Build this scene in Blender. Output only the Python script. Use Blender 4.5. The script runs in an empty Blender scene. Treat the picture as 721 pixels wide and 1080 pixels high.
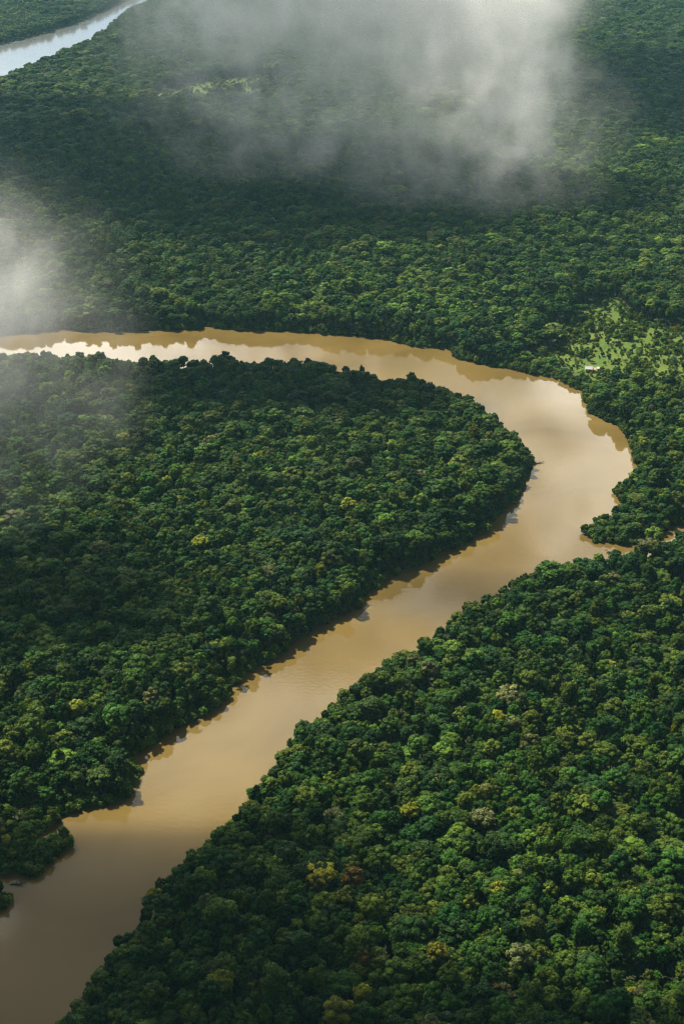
import bpy, math, random
import numpy as np
from mathutils import Vector, Matrix

random.seed(7)
rng = np.random.default_rng(11)
R_ = math.radians
scene = bpy.context.scene
LINK = scene.collection.objects.link

# ------------------------------------------------------------------ camera
H = 460.0                       # flying height in metres
FPX = 1500.0                    # focal length in pixels of the 721 x 1080 photograph
PITCH = math.atan(740 / FPX)    # below the horizon
cam_d = bpy.data.cameras.new('camera')
cam_d.sensor_fit = 'VERTICAL'
cam_d.sensor_height = 36.0
cam_d.lens = FPX * 36.0 / 1080.0
cam_d.clip_start = 1.0
cam_d.clip_end = 40000
cam = bpy.data.objects.new('camera', cam_d)
LINK(cam)
cam.location = (0, 0, H)
cam.rotation_euler = (math.pi / 2 - PITCH, 0, 0)
scene.camera = cam
cp, sp = math.cos(PITCH), math.sin(PITCH)


def ground_at(px, py, z=0.0):
    """where the sight line through a photograph pixel meets the level z (used to survey the banks)"""
    u, v = (px - 360.5) / FPX, (540 - py) / FPX
    d = (u, cp + v * sp, -sp + v * cp)
    t = (H - z) / -d[2]
    return d[0] * t, d[1] * t


def point_at(px, py, dist):
    u, v = (px - 360.5) / FPX, (540 - py) / FPX
    return Vector((u * dist, (cp + v * sp) * dist, H + (-sp + v * cp) * dist))


def project(x, y, z):
    zz = z - H
    depth = y * cp - zz * sp
    up = y * sp + zz * cp
    return 360.5 + FPX * x / depth, 540 - FPX * up / depth, depth


# ------------------------------------------------------------------ small helpers
def mesh_obj(name, verts, faces, mat=None, parent=None, link=True, smooth=False):
    me = bpy.data.meshes.new(name)
    me.from_pydata([tuple(v) for v in verts], [], [tuple(f) for f in faces])
    me.update()
    if smooth:
        me.polygons.foreach_set('use_smooth', [True] * len(me.polygons))
    if mat:
        me.materials.append(mat)
    o = bpy.data.objects.new(name, me)
    if link:
        LINK(o)
    if parent:
        o.parent = parent
    return o


def tag(o, label=None, cat=None, group=None, kind=None):
    if label: o['label'] = label
    if cat: o['category'] = cat
    if group: o['group'] = group
    if kind: o['kind'] = kind
    return o


def empty(name, loc, rz=0.0):
    o = bpy.data.objects.new(name, None)
    o.empty_display_size = 0.5
    LINK(o)
    o.location = loc
    o.rotation_euler = (0, 0, rz)
    return o


def box(x0, x1, y0, y1, z0, z1):
    v = [(x0, y0, z0), (x1, y0, z0), (x1, y1, z0), (x0, y1, z0), (x0, y0, z1), (x1, y0, z1), (x1, y1, z1), (x0, y1, z1)]
    f = [(0, 3, 2, 1), (4, 5, 6, 7), (0, 1, 5, 4), (1, 2, 6, 5), (2, 3, 7, 6), (3, 0, 4, 7)]
    return v, f


def join(*parts):
    V, F = [], []
    for v, f in parts:
        n = len(V)
        V += list(v)
        F += [tuple(i + n for i in q) for q in f]
    return V, F


def tube(pts, rads, n=6):
    V, F = [], []
    pts = [Vector(p) for p in pts]
    for i, (p, r) in enumerate(zip(pts, rads)):
        a = pts[max(i - 1, 0)]; b = pts[min(i + 1, len(pts) - 1)]
        t = (b - a).normalized()
        s = t.cross(Vector((0.3, 1, 0.1))).normalized()
        w = t.cross(s)
        for k in range(n):
            q = 2 * math.pi * k / n
            V.append(p + s * (r * math.cos(q)) + w * (r * math.sin(q)))
        if i:
            for k in range(n):
                F.append(((i - 1) * n + k, (i - 1) * n + (k + 1) % n, i * n + (k + 1) % n, i * n + k))
    F.append(tuple(range((len(pts) - 1) * n, len(pts) * n)))
    return V, F


# ------------------------------------------------------------------ smooth 2-D noise for layout
def vnoise(x, y, scale, seed):
    g = np.random.default_rng(seed).random((64, 64))
    u, v = np.asarray(x) / scale, np.asarray(y) / scale
    i, j = np.floor(u).astype(int), np.floor(v).astype(int)
    fu, fv = u - i, v - j
    fu, fv = fu * fu * (3 - 2 * fu), fv * fv * (3 - 2 * fv)
    a, b = g[i % 64, j % 64], g[(i + 1) % 64, j % 64]
    c, d = g[i % 64, (j + 1) % 64], g[(i + 1) % 64, (j + 1) % 64]
    return (a * (1 - fu) + b * fu) * (1 - fv) + (c * (1 - fu) + d * fu) * fv


# ------------------------------------------------------------------ surveyed outlines
T = 13.0    # level of the crowns that hide a near bank


def path(pts, z=0.0):
    return [ground_at(p[0], p[1], p[2] if len(p) > 2 else z) for p in pts]


river_main = (
    path([(-200, 375, 20), (0, 370, 20), (30, 367, 20), (90, 370, 20), (150, 372, 20), (200, 374, 19), (250, 374, 18), (280, 380, 17), (310, 377, 16), (360, 386, 15),
          (385, 389, 14), (405, 401), (435, 400), (460, 408), (490, 415), (525, 440), (550, 457), (560, 468, 13), (561, 480, 8),
          (559, 492, 4), (545, 518, 0), (532, 542, 0)], T)
    + path([(490, 575), (465, 584), (440, 600), (415, 609), (385, 623), (376, 643), (360, 650), (325, 668), (303, 686), (280, 698), (245, 727),
            (235, 744), (200, 757), (165, 782), (134, 804), (141, 818), (136, 838), (115, 850), (75, 854), (59, 860),
            (50, 875), (44, 890), (58, 888), (72, 884), (73, 892), (60, 907), (32, 924), (18, 912), (0, 922), (-60, 935), (-200, 960)])
    + path([(-200, 1300), (10, 1300)])
    + path([(50, 1130), (62, 1080), (65, 1055), (95, 1035), (100, 1010), (115, 987), (145, 965), (162, 945), (175, 917),
            (210, 890), (230, 865), (255, 842), (265, 820), (280, 807), (300, 777), (345, 742), (360, 724), (380, 713),
            (410, 697), (435, 682), (462, 662), (480, 644), (507, 634), (520, 618), (555, 603), (575, 589), (600, 592),
            (620, 586), (645, 579), (662, 582), (674, 576), (690, 572, 14), (703, 567, 16), (721, 556, 16), (760, 551, 14), (840, 546, 14)], T)
    + path([(840, 540), (760, 545), (721, 549), (706, 555), (697, 566), (680, 570), (660, 573), (640, 572), (628, 571), (620, 563),
            (629, 551), (648, 546), (660, 534), (653, 520), (660, 512), (676, 495), (669, 478), (661, 455), (640, 444), (622, 436), (616, 413),
            (598, 405), (575, 397), (540, 389), (500, 383), (482, 378), (474, 373), (482, 369), (440, 365), (400, 358),
            (360, 353), (300, 349), (250, 349), (230, 346), (218, 342), (205, 348), (150, 348), (110, 350), (60, 347), (30, 350),
            (0, 353), (-200, 362)])
)
river_far = (
    path([(-250, 85), (0, 47), (40, 38), (75, 27), (105, 14), (135, 0), (180, -20), (240, -45)])
    + path([(228, -34), (172, -10), (136, 5), (112, 24), (94, 36), (60, 52), (30, 64), (0, 77), (-250, 137)], 24)
)
islet = path([(-60, 944), (-2, 945), (8, 949), (7, 957), (-5, 963), (-60, 966)])
hut_clearing = path([(562, 384), (580, 368), (598, 348), (618, 330), (645, 322), (664, 332), (680, 345), (700, 354), (735, 352), (780, 392), (735, 424),
                     (700, 420), (672, 412), (645, 413), (624, 406), (600, 399)])
far_clearing = path([(152, 103), (185, 95), (235, 86), (310, 80)]) + path([(310, 86), (262, 92), (240, 98), (205, 106), (166, 107)], T)
far_clearing_low = path([(232, 110), (255, 104), (282, 101)]) + path([(282, 107), (252, 113)], T)
bare_gaps = [path([(698, 618), (721, 611), (735, 612)]) + path([(735, 622), (700, 627)], T)]


def inside(poly, X, Y):
    n = len(poly)
    r = np.zeros(X.shape, bool)
    for i in range(n):
        x0, y0 = poly[i]; x1, y1 = poly[(i + 1) % n]
        if y0 == y1: continue
        c = ((y0 > Y) != (y1 > Y)) & (X < (x1 - x0) * (Y - y0) / (y1 - y0) + x0)
        r ^= c
    return r


def dist_to(poly, X, Y):
    best = np.full(X.shape, 1e9)
    n = len(poly)
    for i in range(n):
        x0, y0 = poly[i]; x1, y1 = poly[(i + 1) % n]
        dx, dy = x1 - x0, y1 - y0
        L = dx * dx + dy * dy + 1e-9
        t = np.clip(((X - x0) * dx + (Y - y0) * dy) / L, 0, 1)
        best = np.minimum(best, (X - x0 - t * dx) ** 2 + (Y - y0 - t * dy) ** 2)
    return np.sqrt(best)


def shore(X, Y, ragged=1.0):
    """distance to the nearest waterline, positive on land"""
    X = np.asarray(X, float); Y = np.asarray(Y, float)
    a = dist_to(river_main, X, Y); a[inside(river_main, X, Y)] *= -1
    b = dist_to(river_far, X, Y); b[inside(river_far, X, Y)] *= -1
    c = dist_to(islet, X, Y); c[~inside(islet, X, Y)] *= -1
    s = np.maximum(np.minimum(a, b), c)
    return s + ragged * ((vnoise(X + 900, Y, 17, 3) - .5) * 7 + (vnoise(X + 900, Y, 7, 4) - .5) * 3)      # ragged bank


def clearing(X, Y):
    m = np.zeros(np.shape(X))
    for poly, w in ((hut_clearing, 22), (far_clearing, 25), (far_clearing_low, 20)):
        d = dist_to(poly, X, Y); d[~inside(poly, X, Y)] *= -1
        m = np.maximum(m, np.clip(d / w + .5 + (vnoise(X, Y, 30, 9) - .5) * 1.8, 0, 1))
    return m


# ------------------------------------------------------------------ materials
def new_mat(name):
    m = bpy.data.materials.new(name)
    m.use_nodes = True
    nt = m.node_tree
    nt.nodes.clear()
    out = nt.nodes.new('ShaderNodeOutputMaterial')
    return m, nt, out


def N(nt, t, **kw):
    n = nt.nodes.new(t)
    for k, v in kw.items():
        if k in n.inputs: n.inputs[k].default_value = v
        else: setattr(n, k, v)
    return n


def leaf_material(name, col, spread=0.28):
    m, nt, out = new_mat(name)
    L = nt.links.new
    info = N(nt, 'ShaderNodeObjectInfo')
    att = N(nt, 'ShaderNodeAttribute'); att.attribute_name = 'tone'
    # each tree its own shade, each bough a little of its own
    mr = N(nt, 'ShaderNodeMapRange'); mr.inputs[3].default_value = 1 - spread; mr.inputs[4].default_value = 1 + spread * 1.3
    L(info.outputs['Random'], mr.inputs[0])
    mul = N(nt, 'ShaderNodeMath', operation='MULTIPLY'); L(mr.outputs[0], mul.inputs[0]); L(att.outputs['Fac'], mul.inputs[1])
    hm = N(nt, 'ShaderNodeMath', operation='MULTIPLY'); hm.inputs[1].default_value = 7.31
    L(info.outputs['Random'], hm.inputs[0])
    fr = N(nt, 'ShaderNodeMath', operation='FRACT'); L(hm.outputs[0], fr.inputs[0])
    hr = N(nt, 'ShaderNodeMapRange'); hr.inputs[3].default_value = .478; hr.inputs[4].default_value = .52
    L(fr.outputs[0], hr.inputs[0])
    hsv = N(nt, 'ShaderNodeHueSaturation'); hsv.inputs['Color'].default_value = (*col, 1)
    L(hr.outputs[0], hsv.inputs['Hue']); L(mul.outputs[0], hsv.inputs['Value'])
    b = N(nt, 'ShaderNodeBsdfPrincipled'); b.inputs['Roughness'].default_value = .55; b.inputs['Specular IOR Level'].default_value = .06
    L(hsv.outputs[0], b.inputs['Base Color'])
    t = N(nt, 'ShaderNodeBsdfTranslucent'); L(hsv.outputs[0], t.inputs[0])
    mx = N(nt, 'ShaderNodeMixShader'); mx.inputs[0].default_value = .13
    L(b.outputs[0], mx.inputs[1]); L(t.outputs[0], mx.inputs[2]); L(mx.outputs[0], out.inputs[0])
    return m


def plain(name, col, rough=.8, var=.25, scale=2.0, spec=.2):
    m, nt, out = new_mat(name)
    L = nt.links.new
    tc = N(nt, 'ShaderNodeTexCoord')
    no = N(nt, 'ShaderNodeTexNoise'); no.inputs['Scale'].default_value = scale; no.inputs['Detail'].default_value = 5
    L(tc.outputs['Object'], no.inputs['Vector'])
    mr = N(nt, 'ShaderNodeMapRange'); mr.inputs[1].default_value = .3; mr.inputs[2].default_value = .7
    mr.inputs[3].default_value = 1 - var; mr.inputs[4].default_value = 1 + var
    L(no.outputs[0], mr.inputs[0])
    hsv = N(nt, 'ShaderNodeHueSaturation'); hsv.inputs['Color'].default_value = (*col, 1)
    L(mr.outputs[0], hsv.inputs['Value'])
    b = N(nt, 'ShaderNodeBsdfPrincipled'); b.inputs['Roughness'].default_value = rough; b.inputs['Specular IOR Level'].default_value = spec
    L(hsv.outputs[0], b.inputs['Base Color']); L(b.outputs[0], out.inputs[0])
    return m


CLASSES = [  # name in words, base colour
    ('deep green', (.015, .044, .006)),
    ('mid green', (.032, .075, .007)),
    ('olive green', (.056, .089, .008)),
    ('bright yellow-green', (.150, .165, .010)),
    ('pale grey-green', (.088, .098, .030)),
    ('rusty orange', (.115, .070, .012)),
    ('fresh light green', (.082, .138, .014)),
]
LEAF = [leaf_material('leaves_' + c[0].replace(' ', '_').replace('-', '_'), c[1]) for c in CLASSES]
BARK = plain('bark', (.13, .105, .08), .9, .3, .8)
PALE_BARK = plain('pale_bark', (.26, .235, .19), .85, .2, .8)


def ground_material():
    m, nt, out = new_mat('forest_floor')
    L = nt.links.new
    tc = N(nt, 'ShaderNodeTexCoord')
    n1 = N(nt, 'ShaderNodeTexNoise'); n1.inputs['Scale'].default_value = .09; n1.inputs['Detail'].default_value = 8
    n2 = N(nt, 'ShaderNodeTexNoise'); n2.inputs['Scale'].default_value = .022; n2.inputs['Detail'].default_value = 6
    L(tc.outputs['Object'], n1.inputs['Vector']); L(tc.outputs['Object'], n2.inputs['Vector'])
    floor = N(nt, 'ShaderNodeValToRGB')
    floor.color_ramp.elements[0].position = .35; floor.color_ramp.elements[0].color = (.018, .028, .010, 1)
    floor.color_ramp.elements[1].position = .7; floor.color_ramp.elements[1].color = (.045, .048, .020, 1)
    L(n1.outputs[0], floor.inputs[0])
    grass = N(nt, 'ShaderNodeValToRGB')
    e = grass.color_ramp.elements
    e[0].position = .36; e[0].color = (.055, .105, .013, 1)
    e[1].position = .62; e[1].color = (.105, .138, .019, 1)
    k = e.new(.74); k.color = (.13, .105, .045, 1)
    add = N(nt, 'ShaderNodeMath', operation='ADD'); L(n1.outputs[0], add.inputs[0]); L(n2.outputs[0], add.inputs[1])
    hf = N(nt, 'ShaderNodeMath', operation='MULTIPLY'); hf.inputs[1].default_value = .5; L(add.outputs[0], hf.inputs[0])
    L(hf.outputs[0], grass.inputs[0])
    ac = N(nt, 'ShaderNodeAttribute'); ac.attribute_name = 'clearing'
    am = N(nt, 'ShaderNodeAttribute'); am.attribute_name = 'mud'
    mx = N(nt, 'ShaderNodeMix', data_type='RGBA')
    L(ac.outputs['Fac'], mx.inputs[0]); L(floor.outputs[0], mx.inputs[6]); L(grass.outputs[0], mx.inputs[7])
    mud = N(nt, 'ShaderNodeMix', data_type='RGBA'); mud.inputs[7].default_value = (.17, .115, .055, 1)
    L(am.outputs['Fac'], mud.inputs[0]); L(mx.outputs[2], mud.inputs[6])
    b = N(nt, 'ShaderNodeBsdfPrincipled'); b.inputs['Roughness'].default_value = .9; b.inputs['Specular IOR Level'].default_value = .15
    L(mud.outputs[2], b.inputs['Base Color'])
    bp = N(nt, 'ShaderNodeBump'); bp.inputs['Strength'].default_value = .7; bp.inputs['Distance'].default_value = 1.0
    L(n1.outputs[0], bp.inputs['Height']); L(bp.outputs[0], b.inputs['Normal'])
    L(b.outputs[0], out.inputs[0])
    return m


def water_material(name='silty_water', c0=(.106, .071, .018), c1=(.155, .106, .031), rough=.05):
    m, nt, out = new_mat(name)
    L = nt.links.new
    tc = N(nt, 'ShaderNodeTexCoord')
    n = N(nt, 'ShaderNodeTexNoise'); n.inputs['Scale'].default_value = .009; n.inputs['Detail'].default_value = 5; n.inputs['Distortion'].default_value = 1.4  # silt streaks; the mottle also puts soft cloud-reflection patches into the colour
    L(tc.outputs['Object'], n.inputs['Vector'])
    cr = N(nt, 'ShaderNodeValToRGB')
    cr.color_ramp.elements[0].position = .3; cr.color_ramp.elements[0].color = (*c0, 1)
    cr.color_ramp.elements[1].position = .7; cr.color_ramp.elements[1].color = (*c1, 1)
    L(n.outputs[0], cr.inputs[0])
    b = N(nt, 'ShaderNodeBsdfPrincipled'); b.inputs['Roughness'].default_value = rough; b.inputs['IOR'].default_value = 1.333
    L(cr.outputs[0], b.inputs['Base Color'])
    w1 = N(nt, 'ShaderNodeTexNoise'); w1.inputs['Scale'].default_value = .35; w1.inputs['Detail'].default_value = 3
    L(tc.outputs['Object'], w1.inputs['Vector'])
    bp = N(nt, 'ShaderNodeBump'); bp.inputs['Strength'].default_value = .06; bp.inputs['Distance'].default_value = .3
    L(w1.outputs[0], bp.inputs['Height']); L(bp.outputs[0], b.inputs['Normal'])
    L(b.outputs[0], out.inputs[0])
    return m


# ------------------------------------------------------------------ ground and river
def spaced(lo, hi, step, far, grow=1.35):
    mid = list(np.arange(lo, hi + .1, step))
    s, x, up = step, mid[-1], []
    while x < far:
        s *= grow; x += s; up.append(x)
    s, x, dn = step, mid[0], []
    while x > -far:
        s *= grow; x -= s; dn.append(x)
    return np.array(dn[::-1] + mid + up)


xs = spaced(-560, 620, 5, 16000)
ys = np.concatenate([spaced(330, 1650, 5, 100)[:-1] if False else np.arange(-1500, 330, 60), np.arange(330, 1650, 5), np.arange(1650, 4600, 13),
                     4600 * 1.12 ** np.arange(0, 13)])
GX, GY = np.meshgrid(xs, ys)
SH = shore(GX, GY)
CL = clearing(GX, GY)


def land_height(X, Y, S):
    up = np.clip(S / 9, 0, 1); up = up * up * (3 - 2 * up)
    dn = np.clip(-S / 12, 0, 1)
    base = 1.3 * up - 3.0 * dn
    roll = (vnoise(X + 3000, Y + 2000, 420, 21) - .35) * 9 * np.clip((S - 25) / 160, 0, 1)
    return base + np.maximum(roll, -0.4)


GZ = land_height(GX, GY, SH)
nx, ny = len(xs), len(ys)
gm = bpy.data.meshes.new('ground')
gm.vertices.add(nx * ny)
gm.vertices.foreach_set('co', np.stack([GX, GY, GZ], -1).astype(np.float32).ravel())
ii, jj = np.meshgrid(np.arange(nx - 1), np.arange(ny - 1))
a = (jj * nx + ii).ravel()
quads = np.stack([a, a + 1, a + nx + 1, a + nx], -1).astype(np.int32)
gm.loops.add(quads.size); gm.loops.foreach_set('vertex_index', quads.ravel())
gm.polygons.add(len(quads)); gm.polygons.foreach_set('loop_start', np.arange(0, quads.size, 4, dtype=np.int32))
gm.update(calc_edges=True)
gm.polygons.foreach_set('use_smooth', np.ones(len(quads), bool))
for nm, arr in (('clearing', CL), ('mud', np.clip(1 - (SH - 2.0) / 3.5, 0, 1))):
    at = gm.attributes.new(nm, 'FLOAT', 'POINT'); at.data.foreach_set('value', (arr * np.where(GY > 2000, .8, 1) if nm == 'clearing' else arr).astype(np.float32).ravel())
gm.materials.append(ground_material())
ground = bpy.data.objects.new('ground', gm); LINK(ground)
tag(ground, kind='structure', label='forest floor and muddy river banks')
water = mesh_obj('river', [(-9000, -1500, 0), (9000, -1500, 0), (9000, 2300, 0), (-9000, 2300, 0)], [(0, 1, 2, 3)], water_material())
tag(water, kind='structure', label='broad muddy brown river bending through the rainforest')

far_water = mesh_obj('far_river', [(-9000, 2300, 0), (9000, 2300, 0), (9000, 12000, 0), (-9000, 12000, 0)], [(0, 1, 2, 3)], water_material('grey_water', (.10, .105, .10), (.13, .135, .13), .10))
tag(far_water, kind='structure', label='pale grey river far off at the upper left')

# ------------------------------------------------------------------ tree shapes (a model tree is 25 m tall with a crown of 5.5 m radius)
HT, RT = 25.0, 5.5


def ico_sphere():
    import bmesh
    bm = bmesh.new(); bmesh.ops.create_icosphere(bm, subdivisions=2, radius=1)
    v = np.array([p.co[:] for p in bm.verts]); f = np.array([[q.index for q in p.verts] for p in bm.faces])
    bm.free()
    return v, f


ICO_V, ICO_F = ico_sphere()


def crown_arrays(seed, hc, n_lobes, lobe=(.30, .44), spread=.64, low=-.6, leaves=120, gap=0.0, size=(.30, .62)):
    g = np.random.default_rng(seed)
    V, F, T3 = [], [], []
    tone = []
    nv = 0
    pts = []
    tries = 0
    while len(pts) < n_lobes and tries < 4000:
        tries += 1
        d = g.normal(size=3); d /= np.linalg.norm(d)
        if d[2] < low: continue
        r = g.uniform(.75, 1.08)
        p = np.array([d[0] * RT * spread * r, d[1] * RT * spread * r, d[2] * hc * .72 * r])
        if all(np.linalg.norm(p - q) > RT * (.26 + gap) for q in pts): pts.append(p)
    pts.append(np.array([0, 0, hc * .2]))
    quadV, quadF = [], []
    for p in pts:
        lr = RT * g.uniform(*lobe)
        tn = g.uniform(.72, 1.3)
        sq = np.array([1, 1, g.uniform(.7, .95)])
        # dense heart of the bough
        wob = 1 + .18 * g.normal(size=(len(ICO_V), 1))
        cv = ICO_V * wob * lr * .80 * sq + p
        V.append(cv); F += [tuple(int(i) + nv for i in f) for f in ICO_F]; nv += len(cv)
        tone += [tn] * len(cv)
        n = int(leaves * (lr / (RT * .37)) ** 2)
        d = g.normal(size=(n, 3)); d[:, 2] += .35
        d /= np.linalg.norm(d, axis=1, keepdims=True)
        # tufts: pull the leaves toward a handful of twig ends
        tw = g.normal(size=(9, 3)); tw[:, 2] += .4; tw /= np.linalg.norm(tw, axis=1, keepdims=True)
        near = np.argmax(d @ tw.T, axis=1)
        d = d * .62 + tw[near] * .38; d /= np.linalg.norm(d, axis=1, keepdims=True)
        bump = .84 + .26 * np.clip((np.sum(d * tw[near], axis=1) - .8) / .2, 0, 1)
        c = p + d * (lr * bump * g.uniform(.92, 1.06, n))[:, None] * sq
        nrm = d + .34 * g.normal(size=(n, 3)) + np.array([0, 0, .12])
        nrm /= np.linalg.norm(nrm, axis=1, keepdims=True)
        h = g.normal(size=(n, 3)); s1 = np.cross(nrm, h); s1 /= np.linalg.norm(s1, axis=1, keepdims=True)
        s2 = np.cross(nrm, s1)
        sz = g.uniform(*size, n)[:, None]
        el = g.uniform(.55, 1.0, n)[:, None]
        q = np.stack([c - s1 * sz, c - s2 * sz * el - nrm * sz * .2, c + s1 * sz, c + s2 * sz * el - nrm * sz * .2], 1).reshape(-1, 3)
        V.append(q)
        F += [(nv + 4 * k, nv + 4 * k + 1, nv + 4 * k + 2, nv + 4 * k + 3) for k in range(n)]
        nv += 4 * n
        lt = tn * g.uniform(.6, 1.5, n)  # random leaf tones, spread wide to put sunlit highlight speckle into the colour
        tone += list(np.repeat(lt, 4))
    V = np.concatenate(V)
    V[:, 2] += HT - hc - .4
    return V, F, tone, pts


SHAPES = [  # words, crown half height, crown arguments
    ('round-topped', dict(seed=1, hc=6.6, n_lobes=18, lobe=(.24, .46), gap=.06)),
    ('domed', dict(seed=2, hc=5.8, n_lobes=20, lobe=(.22, .42), spread=.70, gap=.05)),
    ('lumpy', dict(seed=3, hc=6.8, n_lobes=13, lobe=(.30, .52), gap=.16, spread=.70)),
    ('spreading', dict(seed=4, hc=4.6, n_lobes=22, lobe=(.24, .36), spread=.74, low=-.45)),
    ('tall narrow', dict(seed=5, hc=8.6, n_lobes=22, lobe=(.28, .42), spread=.55, low=-.5)),
    ('ragged', dict(seed=6, hc=6.2, n_lobes=15, lobe=(.24, .38), spread=.72, gap=.16, leaves=105)),
    ('bushy', dict(seed=7, hc=7.4, n_lobes=22, lobe=(.22, .42), spread=.70, gap=.06)),
    ('flat-topped', dict(seed=8, hc=4.0, n_lobes=20, lobe=(.26, .36), spread=.76, low=-.4)),
    ('feathery', dict(seed=9, hc=6.4, n_lobes=26, lobe=(.20, .30), spread=.72, gap=.02, leaves=95, size=(.24, .5))),
    ('broccoli-like', dict(seed=10, hc=6.2, n_lobes=26, lobe=(.18, .34), spread=.78, gap=.03)),
]


def trunk_arrays(seed, pts, hc):
    g = random.Random(seed)
    cz = HT - hc - .4
    bend = [g.uniform(-.5, .5) for _ in range(4)]
    parts = [tube([(0, 0, -1.0), (0, 0, .4), (bend[0], bend[1], cz * .45), (bend[2], bend[3], cz), (0, 0, cz + hc * .4)], [.62, .42, .32, .25, .1], 7)]
    for p in pts[:7]:
        q = Vector(p) * .8 + Vector((0, 0, cz))
        s = Vector((bend[2], bend[3], cz - hc * .35))
        parts.append(tube([s, s.lerp(q, .5) + Vector((0, 0, .4)), q], [.18, .13, .05], 5))
    return join(*parts)


def make_mesh(name, V, F, tone=None):
    me = bpy.data.meshes.new(name)
    me.from_pydata([tuple(map(float, v)) for v in V], [], F)
    if tone is not None:
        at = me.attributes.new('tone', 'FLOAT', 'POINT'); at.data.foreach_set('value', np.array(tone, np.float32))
    me.update()
    return me




def palm_arrays(seed, hc):
    g = np.random.default_rng(seed)
    V, F, tone = [], [], []
    for k in range(17):
        a = k * 2.4 + g.uniform(-.2, .2); up = g.uniform(.1, 1.0); ln = RT * g.uniform(.85, 1.15)
        d = np.array([math.cos(a), math.sin(a), 0]); sd = np.array([-d[1], d[0], 0])
        tn = g.uniform(.8, 1.4)
        prev = None
        for q in range(7):
            t = q / 6
            c = d * ln * t * (1 - .15 * t) + np.array([0, 0, up * 3.6 * t - (2.2 + 2.4 * up) * t * t])
            w = .25 + 1.25 * math.sin(math.pi * min(t + .12, 1)) * .75
            row = [c - sd * w - np.array([0, 0, w * .45]), c, c + sd * w - np.array([0, 0, w * .45])]
            n0 = len(V); V += row; tone += [tn] * 3
            if prev is not None: F += [(prev, prev + 1, n0 + 1, n0), (prev + 1, prev + 2, n0 + 2, n0 + 1)]
            prev = n0
    V = np.array(V); V[:, 2] += HT - hc
    return V, F, tone, [np.array([0, 0, 0.])]


SHAPES.append(('star-shaped palm', dict(seed=11, hc=2.2)))
crown_data, trunk_mesh, whole_data = [], [], []
crown_mesh = {}          # (shape, colour class) -> mesh
whole_mesh = {}
for k, (_w, kw) in enumerate(SHAPES):
    V, F, tone, pts = palm_arrays(**kw) if 'palm' in _w else crown_arrays(**kw)
    tv, tf = trunk_arrays(100 + k, pts, kw['hc'])
    crown_data.append((V, F, tone))
    tm = make_mesh('trunk', tv, tf); tm.materials.append(BARK); trunk_mesh.append(tm)
    n = len(V)
    WV = list(V) + [tuple(v) for v in tv]
    WF = list(F) + [tuple(i + n for i in f) for f in tf]
    WT = list(tone) + [1.0] * len(tv)
    whole_data.append((WV, WF, WT, len(F)))
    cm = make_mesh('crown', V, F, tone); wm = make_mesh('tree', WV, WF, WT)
    mi = np.zeros(len(WF), np.int32); mi[len(F):] = 1
    wm.polygons.foreach_set('material_index', mi)
    for c in range(len(CLASSES)):
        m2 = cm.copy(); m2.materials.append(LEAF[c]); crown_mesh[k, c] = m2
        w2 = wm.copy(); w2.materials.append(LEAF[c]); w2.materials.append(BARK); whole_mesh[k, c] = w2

# the models that the wood and the undergrowth repeat; they stand in a collection of their own that is not part of the scene
models = bpy.data.collections.new('tree_models')
for k in range(len(SHAPES)):
    for c in range(len(CLASSES)):
        o = bpy.data.objects.new('m%03d' % (k * len(CLASSES) + c), whole_mesh[k, c])
        models.objects.link(o)
bush_models = bpy.data.collections.new('bush_models')
for k in range(len(SHAPES)):
    for c in range(len(CLASSES)):
        b = crown_mesh[k, c].copy()
        b.transform(Matrix.Translation((0, 0, -(HT - 2 * SHAPES[k][1]['hc']) - .3)))
        o = bpy.data.objects.new('b%03d' % (k * len(CLASSES) + c), b)
        bush_models.objects.link(o)

# ------------------------------------------------------------------ where the trees stand
def scatter(y0, y1, step, margin):
    gy = np.arange(y0, y1, step * .87)
    P = []
    for r, y in enumerate(gy):
        hw = .2405 * (y * cp + H * sp) + margin
        x = np.arange(-hw, hw, step) + (r % 2) * step / 2
        P.append(np.stack([x, np.full(len(x), y)], 1))
    P = np.concatenate(P)
    return P + rng.uniform(-.42, .42, P.shape) * step


def grow(P, step):
    n = len(P)
    s = vnoise(P[:, 0] + 5000, P[:, 1], 60, 31)
    rad = step * (.60 + .22 * s) * np.exp(rng.normal(0, .34, n))
    h = 12.5 + rad * 1.1 + 9 * (vnoise(P[:, 0] + 5000, P[:, 1], 34, 32) - .45) + rng.normal(0, 2.6, n)
    return rad, np.clip(h, 9, 36)


bands = [(330, 1250, 4.9, 100), (1250, 2250, 5.8, 130), (2250, 5000, 7.8, 160)]
PX, PR, PH = [], [], []
for y0, y1, st, mg in bands:
    P = scatter(y0, y1, st, mg)
    r, h = grow(P, st)
    # emergent giants
    E = scatter(y0, y1, st * 4.6, mg)
    er = np.clip(st * rng.uniform(.95, 1.5, len(E)), 5, 10); eh = rng.uniform(19, 27, len(E))
    keep = np.ones(len(P), bool)
    cell = {}
    for i, e in enumerate(E): cell.setdefault((int(e[0] // 40), int(e[1] // 40)), []).append(i)
    for i, p in enumerate(P):
        cx, cy = int(p[0] // 40), int(p[1] // 40)
        for ax in (-1, 0, 1):
            for ay in (-1, 0, 1):
                for j in cell.get((cx + ax, cy + ay), ()):
                    if (p[0] - E[j, 0]) ** 2 + (p[1] - E[j, 1]) ** 2 < (er[j] * .62) ** 2: keep[i] = False
    PX += [P[keep], E]; PR += [r[keep], er]; PH += [h[keep], eh]
PX, PR, PH = np.concatenate(PX), np.concatenate(PR), np.concatenate(PH)

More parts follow.
